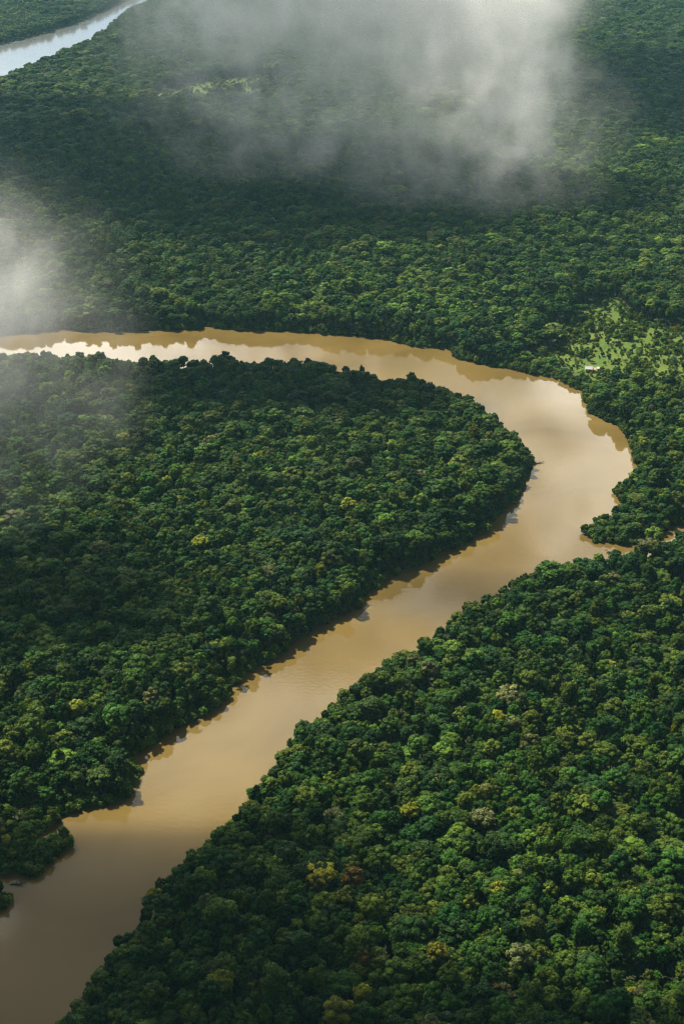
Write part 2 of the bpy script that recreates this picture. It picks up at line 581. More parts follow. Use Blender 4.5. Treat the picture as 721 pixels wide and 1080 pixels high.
S = shore(PX[:, 0], PX[:, 1])
C = clearing(PX[:, 0], PX[:, 1])
ok = (S > 1.0 + PR * .25) & (shore(PX[:, 0], PX[:, 1], 0) > 2.2 + PR * .2)
ok &= ~((C > .35) & (rng.random(len(S)) > np.where(PX[:, 1] < 2000, .10, .10)))
gap_ = (vnoise(PX[:, 0] + 7000, PX[:, 1], 15, 61) > .80) & (vnoise(PX[:, 0] + 7000, PX[:, 1], 140, 62) > .38) & (PR < 5)
gap_ &= (rng.random(len(S)) < .7) & (S > 18)
PH[gap_] *= .5; PR[gap_] *= .85
for g_ in bare_gaps: ok &= ~inside(g_, PX[:, 0], PX[:, 1])
edge = np.clip(S / 22, 0, 1)                     # lower growth along the water
PX, PR, PH, S, C = PX[ok], PR[ok], PH[ok] * (.78 + .22 * edge[ok]), S[ok], C[ok]
PR = PR * (.80 + .20 * np.clip(S / 22, 0, 1))
for lx, ly, lr in ((50, 893, 32), (640, 558, 45), (0, 945, 45), (95, 862, 25), (588, 394, 55), (615, 405, 35)):
    q_ = ground_at(lx, ly)
    nr = np.clip(1.2 - np.hypot(PX[:, 0] - q_[0], PX[:, 1] - q_[1]) / lr, 0, 1)
    nr = np.minimum(nr, 1); PH *= 1 - .62 * nr; PR *= 1 - .3 * nr
small = C > .35
PH[small] *= .5; PR[small] *= .6

# colour classes follow patches of growth
n = len(PX)
f1 = vnoise(PX[:, 0] + 4000, PX[:, 1], 95, 41); f2 = vnoise(PX[:, 0] + 4000, PX[:, 1], 260, 42)
u = rng.random(n)
light = np.clip(.6 * f1 + .6 * f2 - .25, 0, 1)
young = np.zeros(n)
for (qx, qy, rx, ry) in ((640, 215, 95, 50), (440, 310, 130, 28), (650, 380, 110, 60), (330, 320, 60, 20)):
    gx, gy = ground_at(qx, qy, 15); gx2, gy2 = ground_at(qx, qy - ry, 15)
    young = np.maximum(young, np.exp(-(((PX[:, 0] - gx) / (rx / FPX * math.hypot(gy, H))) ** 2 + ((PX[:, 1] - gy) / abs(gy2 - gy)) ** 2)))
K = np.zeros(n, int)
K[u > .40 - .30 * light] = 1
K[u > .78 - .22 * light] = 2
K[u > .935 - .75 * young] = 6
K[u > .986] = 4
K[u > .9965] = 3
SHP = rng.integers(0, len(SHAPES) - 1, n)
SHP[(rng.random(n) < .07) & (PR < 4.2) & (K != 3) & (K != 4) & (K != 5)] = len(SHAPES) - 1
flat = (SHP == 3) | (SHP == 7)
SHP[flat] = rng.choice([3, 7, 0, 1, 6, 9, 5, 2], flat.sum())

# trees that the photograph shows mostly by their own colour: pixel, colour class, crown radius, shape
special = [
    (382, 1046, 3, 5.2, 1, 'bright yellow crown alone near the bottom edge'),
    (462, 1003, 3, 7.0, 5, 'broad yellow-green ragged crown in the lower middle of the forest'),
    (524, 939, 3, 5.5, 1, 'glowing yellow-green domed crown between darker trees right of centre'),
    (372, 922, 5, 7.0, 9, 'rusty orange crown among green trees in the lower middle'),
    (397, 903, 2, 8.5, 9, 'wide olive crown just right above the rusty orange tree'),
    (432, 856, 3, 6.0, 7, 'flat yellow-green crown above the wide olive one'),
    (548, 1006, 4, 8.5, 5, 'pale brownish ragged crown near the bottom edge right of centre'),
    (510, 862, 4, 7.5, 3, 'pale spreading crown with thin foliage right of the flat yellow-green one'),
    (383, 1008, 5, 4.6, 4, 'narrow rust-brown crown left of the broad yellow-green ragged one'),
    (700, 955, 2, 9.5, 9, 'big olive crown near the right edge of the forest'),
    (163, 945, 3, 4.4, 1, 'yellow-lit crown on the edge of the river bank at lower left'),  # a sunlit crown; the yellow light is put into its leaf colour
    (332, 932, 4, 5.5, 5, 'pale thin crown left of the rusty orange tree'),
    (270, 910, 2, 7.5, 1, 'olive domed crown set back from the lower river bank'),
    (525, 758, 3, 6.0, 7, 'flat yellow crown in the middle of the right-hand forest'),
    (537, 731, 4, 9.5, 9, 'large pale crown above the flat yellow one'),
    (452, 704, 4, 7.5, 5, 'pale dry-looking crown near the river at middle right'),
    (210, 573, 3, 7.5, 7, 'bright yellow flat crown on the river bend'),
    (160, 733, 4, 7.0, 5, 'pale grey crown close to the left river bank'),
    (80, 745, 3, 7.0, 1, 'yellow-green crown in the lower left forest'),
    (105, 578, 4, 8.0, 3, 'pale straw crown on the far left of the bend'),
    (682, 574, 4, 9.0, 1, 'pale rounded crown beside the side creek'),
    (690, 560, 6, 8.0, 0, 'light crown near the creek'),
    (50, 203, 6, 9.0, 1, 'light green crown far off at left'),
    (505, 70, 2, 12., 3, 'olive crown far off'),
    (648, 610, 4, 7.0, 5, 'pale crown below the creek'),
    (515, 460, 3, 6.0, 5, 'yellowish crown near the tip of the bend'),
    (440, 500, 4, 8.0, 1, 'pale crown inside the bend'),
]
sx_, sr_, sh_, sk_, ss_, sn_ = [], [], [], [], [], []
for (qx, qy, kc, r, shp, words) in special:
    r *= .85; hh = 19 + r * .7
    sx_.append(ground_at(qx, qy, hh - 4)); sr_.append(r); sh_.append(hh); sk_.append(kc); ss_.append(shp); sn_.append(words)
sx_ = np.array(sx_); sr_ = np.array(sr_); sh_ = np.array(sh_)
keep = np.ones(n, bool)
for p, r in zip(sx_, sr_): keep &= np.hypot(PX[:, 0] - p[0], PX[:, 1] - p[1]) > r * .7
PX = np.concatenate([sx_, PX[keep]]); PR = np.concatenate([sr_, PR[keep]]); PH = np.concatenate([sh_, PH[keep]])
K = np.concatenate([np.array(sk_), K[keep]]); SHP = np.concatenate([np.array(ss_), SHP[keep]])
S = shore(PX[:, 0], PX[:, 1])
PZ = np.maximum(land_height(PX[:, 0], PX[:, 1], S), .1) - .15
ROT = rng.uniform(0, 2 * math.pi, len(PX))
n = len(PX)

# the bare trees and the hut take their own room
bare_spots = [(163, 640, 15), (404, 1003, 15)]
bare_xy = [ground_at(qx, qy, h) for qx, qy, h in bare_spots]
hut_xy = ground_at(621.5, 393.5)
hx_, hy_ = PX[:, 0] - hut_xy[0], PX[:, 1] - hut_xy[1]
keep = (np.hypot(hx_, hy_) > 15) & ~((np.abs(hx_ - 2) < 12) & (hy_ < 0) & (hy_ > -40))
for p in bare_xy: keep &= (np.hypot(PX[:, 0] - p[0], PX[:, 1] - p[1]) > 4.5) | (np.arange(n) < len(special))
idx = np.nonzero(keep)[0]
PX, PR, PH, K, SHP, S, PZ, ROT = (a_[idx] for a_ in (PX, PR, PH, K, SHP, S, PZ, ROT))
n = len(PX)

# ------------------------------------------------------------------ the 300 trees that show largest
HC = np.array([s[1]['hc'] for s in SHAPES])[SHP] * PH / HT
CZ = PZ + PH - HC
qx, qy, dep = project(PX[:, 0], PX[:, 1], CZ)
rp = PR * FPX / dep
inframe = (qx > 2) & (qx < 719) & (qy > 0) & (qy < 1076)
cand = np.nonzero(inframe & (rp > 6))[0]
cand = cand[np.argsort(-rp[cand])][:2600]
vis = np.zeros(n)
pool = np.nonzero((dep < dep[cand].max() + 40) & (np.abs(qx - 360) < 460) & (qy < 1250))[0]
eye = np.array([0, 0, H])
for i in cand:
    nb = pool[(np.abs(qx[pool] - qx[i]) < rp[i] * 2 + 14) & (np.abs(qy[pool] - qy[i]) < rp[i] * 3 + 30) & (pool != i) & (dep[pool] < dep[i] + 1)]
    cen = np.stack([PX[nb, 0], PX[nb, 1], CZ[nb]], 1); rad = np.stack([PR[nb] * .9, PR[nb] * .9, HC[nb] * .9], 1)
    seen = 0
    for (ax, az) in ((0, .9), (-.6, .5), (.6, .5), (0, .35), (-.5, -.1), (.5, -.1), (0, -.4)):
        p = np.array([PX[i, 0] + ax * PR[i], PX[i, 1] - .5 * PR[i], CZ[i] + az * HC[i]])
        d = eye - p; d /= np.linalg.norm(d)
        o_ = (p - cen) / rad; dd = d / rad
        A = (dd ** 2).sum(1); B = (o_ * dd).sum(1); Cc = (o_ ** 2).sum(1) - 1
        disc = B * B - A * Cc
        hit = (disc > 0) & ((-B + np.sqrt(np.maximum(disc, 0))) / A > .3)
        seen += not hit.any()
    vis[i] = seen / 7
score = rp ** 2 * vis
chosen = np.argsort(-score)[:300]
forced = [i for i in range(len(special)) if qy[i] > 690 and vis[i] > .25]
chosen = list(dict.fromkeys(forced + list(chosen)))[:300]
chosen_set = set(int(i) for i in chosen)
NAMED = {i: special[i][5] for i in forced}

# ---- labels: how the tree looks, then what it stands beside
DIRS = ['right of', 'above and right of', 'above', 'above and left of', 'left of', 'below and left of', 'below', 'below and right of']
MARK = {}
for i in forced:
    MARK[i] = special[i][5].split(' near ')[0].split(' alone')[0].split(' in the ')[0].split(' among ')[0].split(' just ')[0].split(' between ')[0].split(' on the ')[0].split(' set ')[0].split(' left of ')[0].split(' right of ')[0].split(' above ')[0].split(' with ')[0].split(' close ')[0]
SIZE_T = np.quantile(PR[chosen], [.2, .8])


def looks(i):
    s = 'small ' if PR[i] < SIZE_T[0] else 'large ' if PR[i] > SIZE_T[1] else ''
    return f'{s}{CLASSES[K[i]][0]} {SHAPES[SHP[i]][0]}' + ('' if 'palm' in SHAPES[SHP[i]][0] else ' tree')


places = {}
for i in chosen:
    i = int(i)
    if i in NAMED: continue
    x, y = qx[i], qy[i]
    best = min(forced, key=lambda j: math.hypot(qx[j] - x, qy[j] - y))
    dm = math.hypot(qx[best] - x, qy[best] - y)
    if S[i] < PR[i] + 6 and dm > 40:
        place = 'right at the water edge, ' + ('lower bank' if y > 930 else 'middle of the bank' if y > 800 else 'upper bank'); key = y
    elif x > 690 and dm > 60: place = 'by the right edge of the photo'; key = y
    elif y > 1052 and dm > 60: place = 'by the bottom edge of the photo'; key = x
    else:
        q = int(round(math.atan2(-(y - qy[best]), x - qx[best]) / (math.pi / 4))) % 8
        place = f'{DIRS[q]} the {MARK[best]}'; key = dm
    places.setdefault((looks(i), place), []).append((key, i))
LABELS = dict(NAMED)
ORD = ['nearest', 'second', 'third', 'fourth', 'fifth', 'sixth', 'seventh', 'eighth', 'ninth', 'tenth']
for (lk, pl), members in places.items():
    members.sort()
    if len(members) == 1:
        LABELS[members[0][1]] = f'{lk} {pl}'
    else:
        for r, (_k, i) in enumerate(members):
            w = ORD[min(r, 9)]
            if pl.startswith('right at') or pl.startswith('by the right'): w = 'topmost' if r == 0 else w + ' from the top,'
            elif pl.startswith('by the bottom'): w = 'leftmost' if r == 0 else w + ' from the left,'
            LABELS[i] = f'{w} {lk} {pl}'

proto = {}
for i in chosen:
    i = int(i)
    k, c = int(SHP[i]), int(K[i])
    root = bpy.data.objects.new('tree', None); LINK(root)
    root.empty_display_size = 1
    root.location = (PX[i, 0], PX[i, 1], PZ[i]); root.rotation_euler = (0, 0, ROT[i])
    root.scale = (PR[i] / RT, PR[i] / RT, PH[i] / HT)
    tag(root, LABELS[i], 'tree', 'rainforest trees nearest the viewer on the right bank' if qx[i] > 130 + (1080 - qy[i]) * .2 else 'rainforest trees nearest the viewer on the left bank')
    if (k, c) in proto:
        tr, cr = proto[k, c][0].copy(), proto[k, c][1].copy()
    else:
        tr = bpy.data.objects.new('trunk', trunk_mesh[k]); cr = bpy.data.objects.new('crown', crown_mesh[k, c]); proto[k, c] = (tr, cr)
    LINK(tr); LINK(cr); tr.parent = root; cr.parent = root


# ------------------------------------------------------------------ everything that nobody could count: one wood, one undergrowth
def repeated(name, xyz, scale, rot, index, coll):
    me = bpy.data.meshes.new(name)
    me.vertices.add(len(xyz)); me.vertices.foreach_set('co', np.asarray(xyz, np.float32).ravel())
    at = me.attributes.new('grow', 'FLOAT_VECTOR', 'POINT'); at.data.foreach_set('vector', np.asarray(scale, np.float32).ravel())
    at = me.attributes.new('turn', 'FLOAT_VECTOR', 'POINT'); at.data.foreach_set('vector', np.asarray(rot, np.float32).ravel())
    at = me.attributes.new('pick', 'INT', 'POINT'); at.data.foreach_set('value', np.asarray(index, np.int32))
    o = bpy.data.objects.new(name, me); LINK(o)
    ng = bpy.data.node_groups.new(name, 'GeometryNodeTree')
    ng.interface.new_socket('Geometry', in_out='INPUT', socket_type='NodeSocketGeometry')
    ng.interface.new_socket('Geometry', in_out='OUTPUT', socket_type='NodeSocketGeometry')
    gi, go = ng.nodes.new('NodeGroupInput'), ng.nodes.new('NodeGroupOutput')
    ci = ng.nodes.new('GeometryNodeCollectionInfo'); ci.inputs['Collection'].default_value = coll
    ci.inputs['Separate Children'].default_value = True; ci.inputs['Reset Children'].default_value = True
    ip = ng.nodes.new('GeometryNodeInstanceOnPoints'); ip.inputs['Pick Instance'].default_value = True

    def named(nm, t):
        q = ng.nodes.new('GeometryNodeInputNamedAttribute'); q.data_type = t; q.inputs['Name'].default_value = nm
        return next(s for s in q.outputs if s.enabled and s.name == 'Attribute')
    L = ng.links.new
    L(gi.outputs[0], ip.inputs['Points']); L(ci.outputs[0], ip.inputs['Instance'])
    L(named('pick', 'INT'), ip.inputs['Instance Index']); L(named('grow', 'FLOAT_VECTOR'), ip.inputs['Scale'])
    er = ng.nodes.new('FunctionNodeEulerToRotation'); L(named('turn', 'FLOAT_VECTOR'), er.inputs[0]); L(er.outputs[0], ip.inputs['Rotation'])
    L(ip.outputs[0], go.inputs[0])
    md = o.modifiers.new('repeat', 'NODES'); md.node_group = ng
    return o


rest = np.array([i for i in range(n) if i not in chosen_set])
lean = rng.normal(0, .05, (len(rest), 2))
wood = repeated('forest', np.stack([PX[rest, 0], PX[rest, 1], PZ[rest]], 1),
                np.stack([PR[rest] / RT, PR[rest] / RT * rng.uniform(.88, 1.12, len(rest)), PH[rest] / HT], 1),
                np.stack([lean[:, 0], lean[:, 1], ROT[rest]], 1), SHP[rest] * len(CLASSES) + K[rest], models)
tag(wood, 'dense dark green rainforest canopy on both sides of the river', 'forest', kind='stuff')

# undergrowth: bushes along the water and over the clearings
B = []
edge_pts = scatter(330, 1750, 3.0, 110)
sb = shore(edge_pts[:, 0], edge_pts[:, 1])
m = (sb > -1.2) & (sb < 14) & (rng.random(len(sb)) < .9)
cl = clearing(edge_pts[:, 0], edge_pts[:, 1])
m2 = (cl > .3) & (sb > 8) & (rng.random(len(sb)) < np.clip((vnoise(edge_pts[:, 0], edge_pts[:, 1], 16, 77) - .25) * 2.0, .15, .75)) & (np.hypot(edge_pts[:, 0] - hut_xy[0], edge_pts[:, 1] - hut_xy[1]) > 9)
EB, EM = edge_pts[m], edge_pts[m2]
fb = scatter(1700, 3300, 9, 60); fm = clearing(fb[:, 0], fb[:, 1]); FB = fb[(fm > .3) & (rng.random(len(fm)) < .6)]
rb = np.concatenate([rng.uniform(1.4, 3.2, len(EB)), np.exp(rng.normal(.28, .42, len(EM))), rng.uniform(1.2, 3, len(FB))])
B = np.concatenate([EB, EM, FB])
zb = land_height(B[:, 0], B[:, 1], shore(B[:, 0], B[:, 1]))
kb = rng.choice([0, 1, 1, 2, 2, 6, 6], len(B)); 
nb_ = len(EB)
kb[nb_:] = rng.choice([1, 2, 2, 6, 6, 6, 6, 6, 3, 3], len(B) - nb_)
sc = np.stack([rb / RT, rb / RT, rb / RT * rng.uniform(.8, 1.2, len(rb))], 1)
under = repeated('undergrowth', np.stack([B[:, 0], B[:, 1], zb - .2], 1), sc,
                 np.stack([np.zeros(len(B)), np.zeros(len(B)), rng.uniform(0, 6.28, len(B))], 1), rng.integers(0, len(SHAPES) - 1, len(B)) * len(CLASSES) + kb, bush_models)
tag(under, 'low bushes along the water and over the grassy clearing', 'undergrowth', kind='stuff')

# ------------------------------------------------------------------ bare trees
bare_words = ['pale bare tree inside the river bend, left of centre', 'thin bare tree beside the narrow rust-brown crown']
for k, ((px_, py_, h_), (x, y), w) in enumerate(zip(bare_spots, bare_xy, bare_words)):
    g = random.Random(40 + k)
    top = h_ + 1
    root = empty('bare_tree', (x, y, 1.0), g.uniform(0, 6.28)); tag(root, w, 'bare tree', 'bare trees in the canopy')
    mesh_obj('trunk', *tube([(0, 0, -1), (.2, .1, top * .4), (.1, -.2, top * .7), (.3, .2, top)], [.5, .4, .3, .1]), PALE_BARK, root)
    parts = []
    for b in range(9):
        a_ = g.uniform(0, 6.28); z0 = top * g.uniform(.55, .92); ln = g.uniform(1.5, 3.2)
        s = Vector((.15, 0, z0)); e = s + Vector((math.cos(a_) * ln, math.sin(a_) * ln, ln * .7)); md_ = s.lerp(e, .55) + Vector((0, 0, -.4))
        parts.append(tube([s, md_, e], [.2, .14, .05], 5))
        for q in range(2):
            f_ = md_ + Vector((g.uniform(-1.6, 1.6), g.uniform(-1.6, 1.6), g.uniform(.6, 1.8)))
            parts.append(tube([md_, f_], [.1, .04], 4))
    mesh_obj('branches', *join(*parts), PALE_BARK, root)

# ------------------------------------------------------------------ driftwood at the bank
drift = [(61, 867, 3.0, 'dark snag in the little bay beside the hooked leafy spit'), (18, 933, 3.2, 'dark snag between the leafy spit and the islet at the left edge'),
         (566, 489, 6.0, 'pale fallen tree lying in the water at the tip of the bend'), (543, 530, 6.0, 'grey fallen tree in the water below the tip of the bend'),
         (586, 398, 5.0, 'floating log off the bank below the hut')]
for k, (px_, py_, ln, w) in enumerate(drift):
    g = random.Random(60 + k)
    x, y = ground_at(px_, py_)
    root = empty('driftwood', (x, y, 0), g.uniform(-.5, .5)); tag(root, w, 'driftwood', 'snags in the river')
    mesh_obj('log', *tube([(-ln, 0, .1), (-ln * .3, .3, .35), (ln * .4, 0, .45), (ln, -.4, .9)], [.5, .55, .45, .2], 7), BARK if k < 2 else PALE_BARK, root)
    parts = []
    for b in range(6):
        s = Vector((g.uniform(-ln * .3, ln * .9), 0, .4)); e = s + Vector((g.uniform(-1, 1.4), g.uniform(-1.6, 1.6), g.uniform(.8, 2.2)))
        parts.append(tube([s, s.lerp(e, .6) + Vector((.1, .1, .1)), e], [.2, .14, .06], 5))
    mesh_obj('branches', *join(*parts), BARK if k < 2 else PALE_BARK, root)

# ------------------------------------------------------------------ the hut in the clearing
WHITE_TIN = plain('white_tin', (.46, .46, .45), .45, .06, .6, .4)
OCHRE = plain('ochre_boards', (.55, .36, .13), .8, .15, 1.5)
CREAM = plain('cream_boards', (.45, .39, .28), .8, .12, 1.5)
DARK = plain('dark_opening', (.03, .028, .025), .6, .2, 1)
WOOD = plain('grey_timber', (.24, .18, .12), .85, .25, 1.2)
gz = float(land_height(np.array([hut_xy[0]]), np.array([hut_xy[1]]), shore(np.array([hut_xy[0]]), np.array([hut_xy[1]])))[0])
hut = empty('hut', (hut_xy[0], hut_xy[1], gz), R_(-8)); tag(hut, 'small hut with white metal roof and ochre lean-to in the grassy clearing by the river', 'hut')
# main room on short stilts
v1, f1 = box(-4.2, 1.8, -2.6, 2.6, .9, 3.4)
gab = ([(-4.2, -2.6, 3.4), (-4.2, 2.6, 3.4), (-4.2, 0, 4.9), (1.8, -2.6, 3.4), (1.8, 2.6, 3.4), (1.8, 0, 4.9)], [(0, 2, 1), (3, 4, 5), (0, 3, 5, 2), (1, 2, 5, 4)])
mesh_obj('wall', *join((v1, f1), gab), CREAM, hut)
for x in (-4, -1.2, 1.6):
    for y in (-2.3, 2.3): mesh_obj('stilt', *box(x - .1, x + .1, y - .1, y + .1, -.5, .9), WOOD, hut)
rv = []
for s in (-1, 1):
    a0, a1 = (s * 3.3, 3.15), (0, 5.1)
    rv.append(([(-4.8, a0[0], a0[1]), (2.3, a0[0], a0[1]), (2.3, a1[0], a1[1]), (-4.8, a1[0], a1[1]),
                (-4.8, a0[0], a0[1] + .1), (2.3, a0[0], a0[1] + .1), (2.3, a1[0], a1[1] + .1), (-4.8, a1[0], a1[1] + .1)],
               [(0, 1, 2, 3), (4, 7, 6, 5), (0, 4, 5, 1), (3, 2, 6, 7), (0, 3, 7, 4), (1, 5, 6, 2)]))
roof = mesh_obj('roof', *join(*rv), WHITE_TIN, hut)
mesh_obj('ridge_cap', *box(-4.85, 2.35, -.22, .22, 5.17, 5.26), WHITE_TIN, roof)
door = mesh_obj('door', *box(-1.2, -.3, -2.68, -2.603, .95, 2.95), DARK, hut)
mesh_obj('frame', *join(box(-1.32, -1.203, -2.72, -2.603, .9, 3.08), box(-.297, -.18, -2.72, -2.603, .9, 3.08), box(-1.2, -.3, -2.72, -2.603, 2.953, 3.08)), WOOD, door)
for x in (-3.2, .7):
    wn = mesh_obj('window', *box(x - .45, x + .45, -2.66, -2.603, 1.9, 2.8), DARK, hut)
    mesh_obj('sill', *box(x - .55, x + .55, -2.74, -2.603, 1.8, 1.897), WOOD, wn)
# lean-to
lt = mesh_obj('lean_to', *box(1.803, 4.8, -2.4, 2.2, .3, 2.9), OCHRE, hut)
mesh_obj('opening', *box(2.6, 3.6, -2.46, -2.403, .35, 2.3), DARK, lt)
v, f = box(1.81, 5.2, -2.8, 2.6, 0, .09)
v = [(a_, b_, c_ + 3.1 - (a_ - 1.8) * .07) for a_, b_, c_ in v]
mesh_obj('lean_to_roof', v, f, plain('rusty_tin', (.42, .27, .12), .7, .3, .8), hut)
shed_xy = (hut_xy[0] + 7.6, hut_xy[1] + 1.5)
shed = empty('shed', (*shed_xy, gz), R_(6)); tag(shed, 'tiny white-roofed shed just right of the hut in the clearing', 'shed')
mesh_obj('wall', *box(-1.2, 1.2, -1.1, 1.1, -.3, 2.5), CREAM, shed)
v, f = box(-1.5, 1.5, -1.45, 1.45, 2.52, 2.62); v = [(a_, b_, c_ + (b_ + 1.45) * .32) for a_, b_, c_ in v]
mesh_obj('roof', v, f, WHITE_TIN, shed)
mesh_obj('door', *box(-.4, .4, -1.16, -1.103, 0, 2), DARK, shed)

# ------------------------------------------------------------------ light: sun, sky, air and clouds
SUN_EL = R_(51)
SUN_AZ = Vector((-.68, .73)).normalized()
sun_dir = Vector((SUN_AZ.x * math.cos(SUN_EL), SUN_AZ.y * math.cos(SUN_EL), math.sin(SUN_EL)))
sd_ = bpy.data.lights.new('sun', 'SUN'); sd_.energy = 5.0; sd_.angle = R_(.6); sd_.color = (1.0, .93, .80)
so = bpy.data.objects.new('sun', sd_); LINK(so); so.rotation_euler = sun_dir.to_track_quat('Z', 'Y').to_euler()

w = bpy.data.worlds.new('World'); scene.world = w; w.use_nodes = True
nt = w.node_tree; nt.nodes.clear(); L = nt.links.new
wo = nt.nodes.new('ShaderNodeOutputWorld'); bg = nt.nodes.new('ShaderNodeBackground'); bg.inputs[1].default_value = .05
sky = nt.nodes.new('ShaderNodeTexSky'); sky.sky_type = 'NISHITA'; sky.sun_disc = False
sky.sun_elevation = SUN_EL; sky.sun_rotation = math.atan2(SUN_AZ.x, SUN_AZ.y); sky.dust_density = 2.0; sky.air_density = 1.2
# broken cloud across the whole sky, laid out over a flat cloud deck
tcw = nt.nodes.new('ShaderNodeTexCoord'); sep = nt.nodes.new('ShaderNodeSeparateXYZ'); L(tcw.outputs['Generated'], sep.inputs[0])
zz = N(nt, 'ShaderNodeMath', operation='MAXIMUM'); zz.inputs[1].default_value = .04; L(sep.outputs[2], zz.inputs[0])
dv = N(nt, 'ShaderNodeVectorMath', operation='DIVIDE'); L(tcw.outputs['Generated'], dv.inputs[0])
cmb = nt.nodes.new('ShaderNodeCombineXYZ'); L(zz.outputs[0], cmb.inputs[0]); L(zz.outputs[0], cmb.inputs[1]); L(zz.outputs[0], cmb.inputs[2])
L(cmb.outputs[0], dv.inputs[1])
cn = N(nt, 'ShaderNodeTexNoise'); cn.inputs['Scale'].default_value = 3.4; cn.inputs['Detail'].default_value = 6; cn.inputs['Roughness'].default_value = .55
L(dv.outputs[0], cn.inputs['Vector'])
cr = N(nt, 'ShaderNodeMapRange', interpolation_type='SMOOTHSTEP'); cr.inputs[1].default_value = .43; cr.inputs[2].default_value = .60
lw = N(nt, 'ShaderNodeMapRange', interpolation_type='SMOOTHSTEP'); lw.inputs[1].default_value = .46; lw.inputs[2].default_value = .30
lw.inputs[3].default_value = 0; lw.inputs[4].default_value = .13
L(sep.outputs[2], lw.inputs[0])
la = N(nt, 'ShaderNodeMath', operation='ADD'); L(cn.outputs[0], la.inputs[0]); L(lw.outputs[0], la.inputs[1]); L(la.outputs[0], cr.inputs[0])
cmix = N(nt, 'ShaderNodeMix', data_type='RGBA'); 
ccol = N(nt, 'ShaderNodeValToRGB'); L(sep.outputs[2], ccol.inputs[0])
ce = ccol.color_ramp.elements
for pos, cc in ((.0, (.09, .125, .17)), (.15, (.11, .145, .185)), (.26, (.80, .77, .74)), (.35, (.76, .74, .69)), (.41, (.52, .505, .465)), (.52, (.72, .69, .62)), (.60, (.48, .455, .41)), (.67, (.07, .07, .075))):
    e_ = ce[0] if pos == 0 else ce[len(ce) - 1] if pos == .67 else ce.new(pos)
    e_.position = pos; e_.color = (*cc, 1)
ahead = N(nt, 'ShaderNodeMapRange', interpolation_type='SMOOTHSTEP'); ahead.inputs[1].default_value = .2; ahead.inputs[2].default_value = .75
ahead.inputs[3].default_value = 3.5; ahead.inputs[4].default_value = 70      # the bright cloud bank stands up-river
L(sep.outputs[1], ahead.inputs[0])
cs = N(nt, 'ShaderNodeVectorMath', operation='SCALE'); L(ccol.outputs[0], cs.inputs[0]); L(ahead.outputs[0], cs.inputs['Scale'])
L(cs.outputs[0], cmix.inputs[7])
L(cr.outputs[0], cmix.inputs[0]); L(sky.outputs[0], cmix.inputs[6])
L(cmix.outputs[2], bg.inputs[0]); L(bg.outputs[0], wo.inputs[0])


def volume_material(name, density, col=(.95, .96, .98), aniso=.35):
    m, nt, out = new_mat(name)
    pv = N(nt, 'ShaderNodeVolumePrincipled'); pv.inputs['Density'].default_value = density
    pv.inputs['Color'].default_value = (*col, 1); pv.inputs['Anisotropy'].default_value = aniso
    nt.links.new(pv.outputs[0], out.inputs['Volume'])
    return m, nt, pv


hz, _a, _b = volume_material('haze_air', 2.4e-5, (.36, .78, .90), .3)
haze = mesh_obj('haze', *box(-2500, 2500, -300, 5600, -8, H + 12), hz)
tag(haze, 'thin blue haze in the air over the forest', 'haze', kind='stuff')


def blob(name, loc, dims, mat, seed, wob=.25, rz=0, lens=False):
    g = np.random.default_rng(seed)
    import bmesh
    bm = bmesh.new(); bmesh.ops.create_icosphere(bm, subdivisions=4, radius=1)
    ax = g.normal(size=(14, 3)); ax /= np.linalg.norm(ax, axis=1, keepdims=True)
    am = g.uniform(-wob * .6, wob, 14)
    for v in bm.verts:
        d = np.array(v.co[:])
        q = d * float(1 + np.sum(am * np.exp(-((1 - ax @ d) / .16))))
        if lens:
            q[2] = np.sign(d[2]) * max(0.0, 1 - d[0] ** 2 - d[1] ** 2) ** 1.35
        v.co = Vector(q)
    me = bpy.data.meshes.new(name); bm.to_mesh(me); bm.free()
    me.materials.append(mat)
    o = bpy.data.objects.new(name, me); LINK(o); o.location = loc; o.scale = dims; o.rotation_euler = (0, 0, rz)
    return o


# cumulus high above and outside the picture: their shade lies on the forest
shade_mat, _a, _b = volume_material('cumulus', .030, (.97, .97, .98), .5)


def shade(px_, py_, rx, ry, thick, alt, seed):
    x, y = ground_at(px_, py_, 15)
    t = (alt - 15) / sun_dir.z
    o = blob('cloud', (x + sun_dir.x * t, y + sun_dir.y * t, alt), (rx, ry, thick), shade_mat, seed, .35, lens=True)
    return o


shades = [
    (290, 190, 350, 250, 120, 'large cumulus whose shade covers the forest beyond the river'),
    (770, 100, 250, 460, 150, 'cumulus shading the far right of the forest'),
    (320, 412, 170, 72, 75, 'cumulus shading the inside of the bend'),
    (-15, 620, 120, 85, 42, 'cumulus shading the left forest'),
    (-50, 1030, 178, 115, 100, 'cumulus shading the river at the lower left'),
    (560, 1190, 330, 75, 50, 'unseen cumulus added to darken the bottom edge like lens vignetting'),  # added cloud out of view; its shade stands in for lens vignetting
    (20, 145, 310, 310, 100, 'cumulus shading the forest at the far left'),
    (470, 600, 75, 45, 12, 'thin unseen cumulus added to dim the middle of the river'),  # added out of view to lay a soft dark patch on the water
    (190, 915, 60, 35, 9, 'thin unseen cumulus added to dim the lower river'),  # likewise added, unseen, to mottle the water with faint shade
]
for k, (px_, py_, rx, ry, th, words) in enumerate(shades):
    o = shade(px_, py_, rx, ry, th, 1150 + 40 * k, 200 + k)
    tag(o, words, 'cloud', 'clouds above the picture', 'stuff')


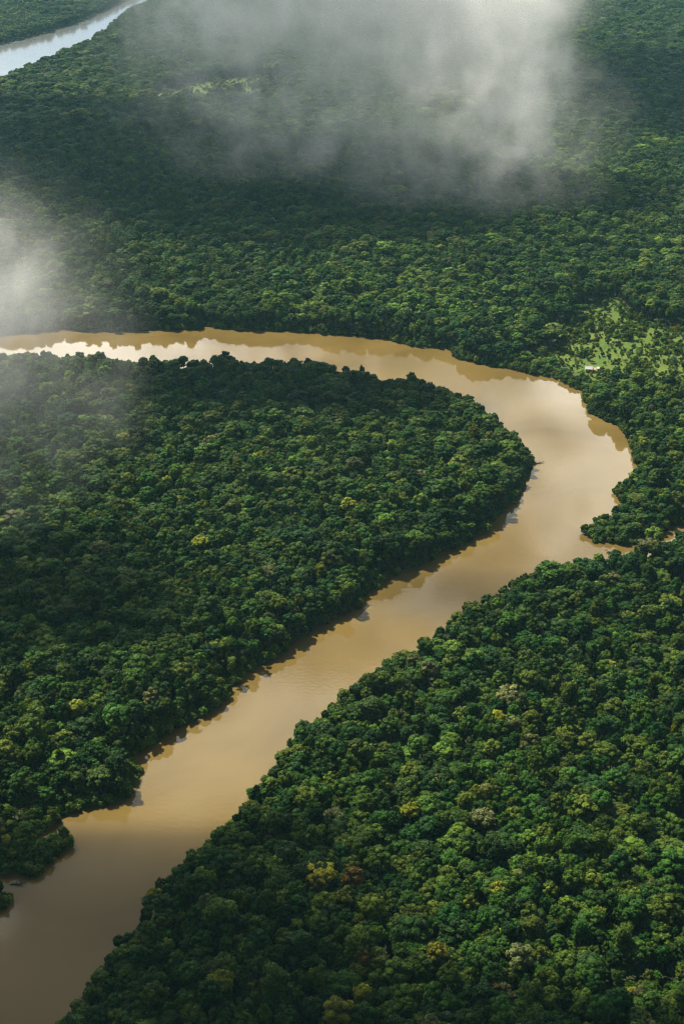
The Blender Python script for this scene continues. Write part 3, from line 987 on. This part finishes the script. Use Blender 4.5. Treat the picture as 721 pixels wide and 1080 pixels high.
# low mist between the viewer and the forest
def mist(px_, py_, dist, dims, dens, seed, words, scale=2.2, bias=.0, rz=0.0):
    m, nt, pv = volume_material('mist', 0, (.992, .985, .975), .15)
    L = nt.links.new
    tc = N(nt, 'ShaderNodeTexCoord')
    ln = N(nt, 'ShaderNodeVectorMath', operation='LENGTH'); L(tc.outputs['Object'], ln.inputs[0])
    mp = N(nt, 'ShaderNodeMapping'); mp.inputs['Location'].default_value = (seed * 1.7, seed * .9, seed * .3)
    mp.inputs['Scale'].default_value = (dims[0] / 100, dims[1] / 100, dims[2] / 118)
    L(tc.outputs['Object'], mp.inputs[0])
    no = N(nt, 'ShaderNodeTexNoise'); no.inputs['Scale'].default_value = scale; no.inputs['Detail'].default_value = 4.5; no.inputs['Roughness'].default_value = .55
    no.inputs['Distortion'].default_value = .4
    L(mp.outputs[0], no.inputs['Vector'])
    # dense heart, long frayed edge
    r2 = N(nt, 'ShaderNodeMath', operation='POWER'); r2.inputs[1].default_value = 2.0; L(ln.outputs['Value'], r2.inputs[0])
    one = N(nt, 'ShaderNodeMath', operation='SUBTRACT', use_clamp=True); one.inputs[0].default_value = 1.0; L(r2.outputs[0], one.inputs[1])
    hull = N(nt, 'ShaderNodeMath', operation='POWER'); hull.inputs[1].default_value = 1.7; L(one.outputs[0], hull.inputs[0])
    n0 = N(nt, 'ShaderNodeMapRange'); n0.inputs[1].default_value = .40 - bias * .5; n0.inputs[2].default_value = .72 - bias * .5
    L(no.outputs[0], n0.inputs[0])
    n1 = N(nt, 'ShaderNodeMath', operation='POWER'); n1.inputs[1].default_value = 1.4; L(n0.outputs[0], n1.inputs[0])
    rg = N(nt, 'ShaderNodeMath', operation='MULTIPLY'); rg.inputs[1].default_value = dens * 2.2; L(n1.outputs[0], rg.inputs[0])
    ml = N(nt, 'ShaderNodeMath', operation='MULTIPLY'); L(rg.outputs[0], ml.inputs[0]); L(hull.outputs[0], ml.inputs[1])
    L(ml.outputs[0], pv.inputs['Density'])
    o = blob('cloud', point_at(px_, py_, dist), dims, m, 300 + seed, .0, rz)
    tag(o, words, 'cloud', 'low clouds drifting over the forest', 'stuff')
    return o


mist(430, -50, 1850, (310, 110, 190), .0120, 1, 'bright white low cloud across the top of the picture', 2.1, .12)
mist(545, 50, 1800, (100, 90, 200), .0120, 2, 'white low cloud hanging down right of centre at the top', 2.6, .12)
mist(450, 0, 1850, (215, 80, 140), .0125, 8, 'bright billow of cloud at the top of the picture', 2.5, .14)
mist(320, 70, 1800, (310, 110, 180), .0048, 3, 'thin veil of cloud over the far forest', 2.2, .12)
mist(490, 140, 1700, (230, 100, 150), .0034, 4, 'wisp of cloud below the bright white one', 2.6, .12)
mist(240, 0, 1900, (220, 110, 105), .0065, 5, 'wisp of cloud beside the far river', 2.1, .1)
mist(-25, 315, 900, (70, 65, 85), .0080, 6, 'white cloud at the left edge above the bend', 3.0, .12)
mist(-15, 370, 880, (120, 90, 140), .0022, 7, 'thin mist at the left edge over the bend', 2.8, .1)

# ------------------------------------------------------------------ render settings
cy = scene.cycles
cy.max_bounces = 12; cy.diffuse_bounces = 2; cy.glossy_bounces = 2; cy.transmission_bounces = 2; cy.volume_bounces = 11; cy.transparent_max_bounces = 48
cy.volume_step_rate = 1.0; cy.volume_max_steps = 128
cy.use_denoising = True
cy.denoiser = 'OPENIMAGEDENOISE'
cy.denoising_input_passes = 'RGB_ALBEDO_NORMAL'
cy.denoising_prefilter = 'NONE'
cy.pixel_filter_type = 'BLACKMAN_HARRIS'
cy.filter_width = 1.2
cy.caustics_reflective = False; cy.caustics_refractive = False
cy.sample_clamp_indirect = 6
scene.view_settings.view_transform = 'Standard'
scene.view_settings.look = 'None'
scene.view_settings.exposure = 0.95
scene.view_settings.gamma = 1.0
scene.view_settings.use_curve_mapping = False
print('TREES', n, 'BUSHES', len(B))
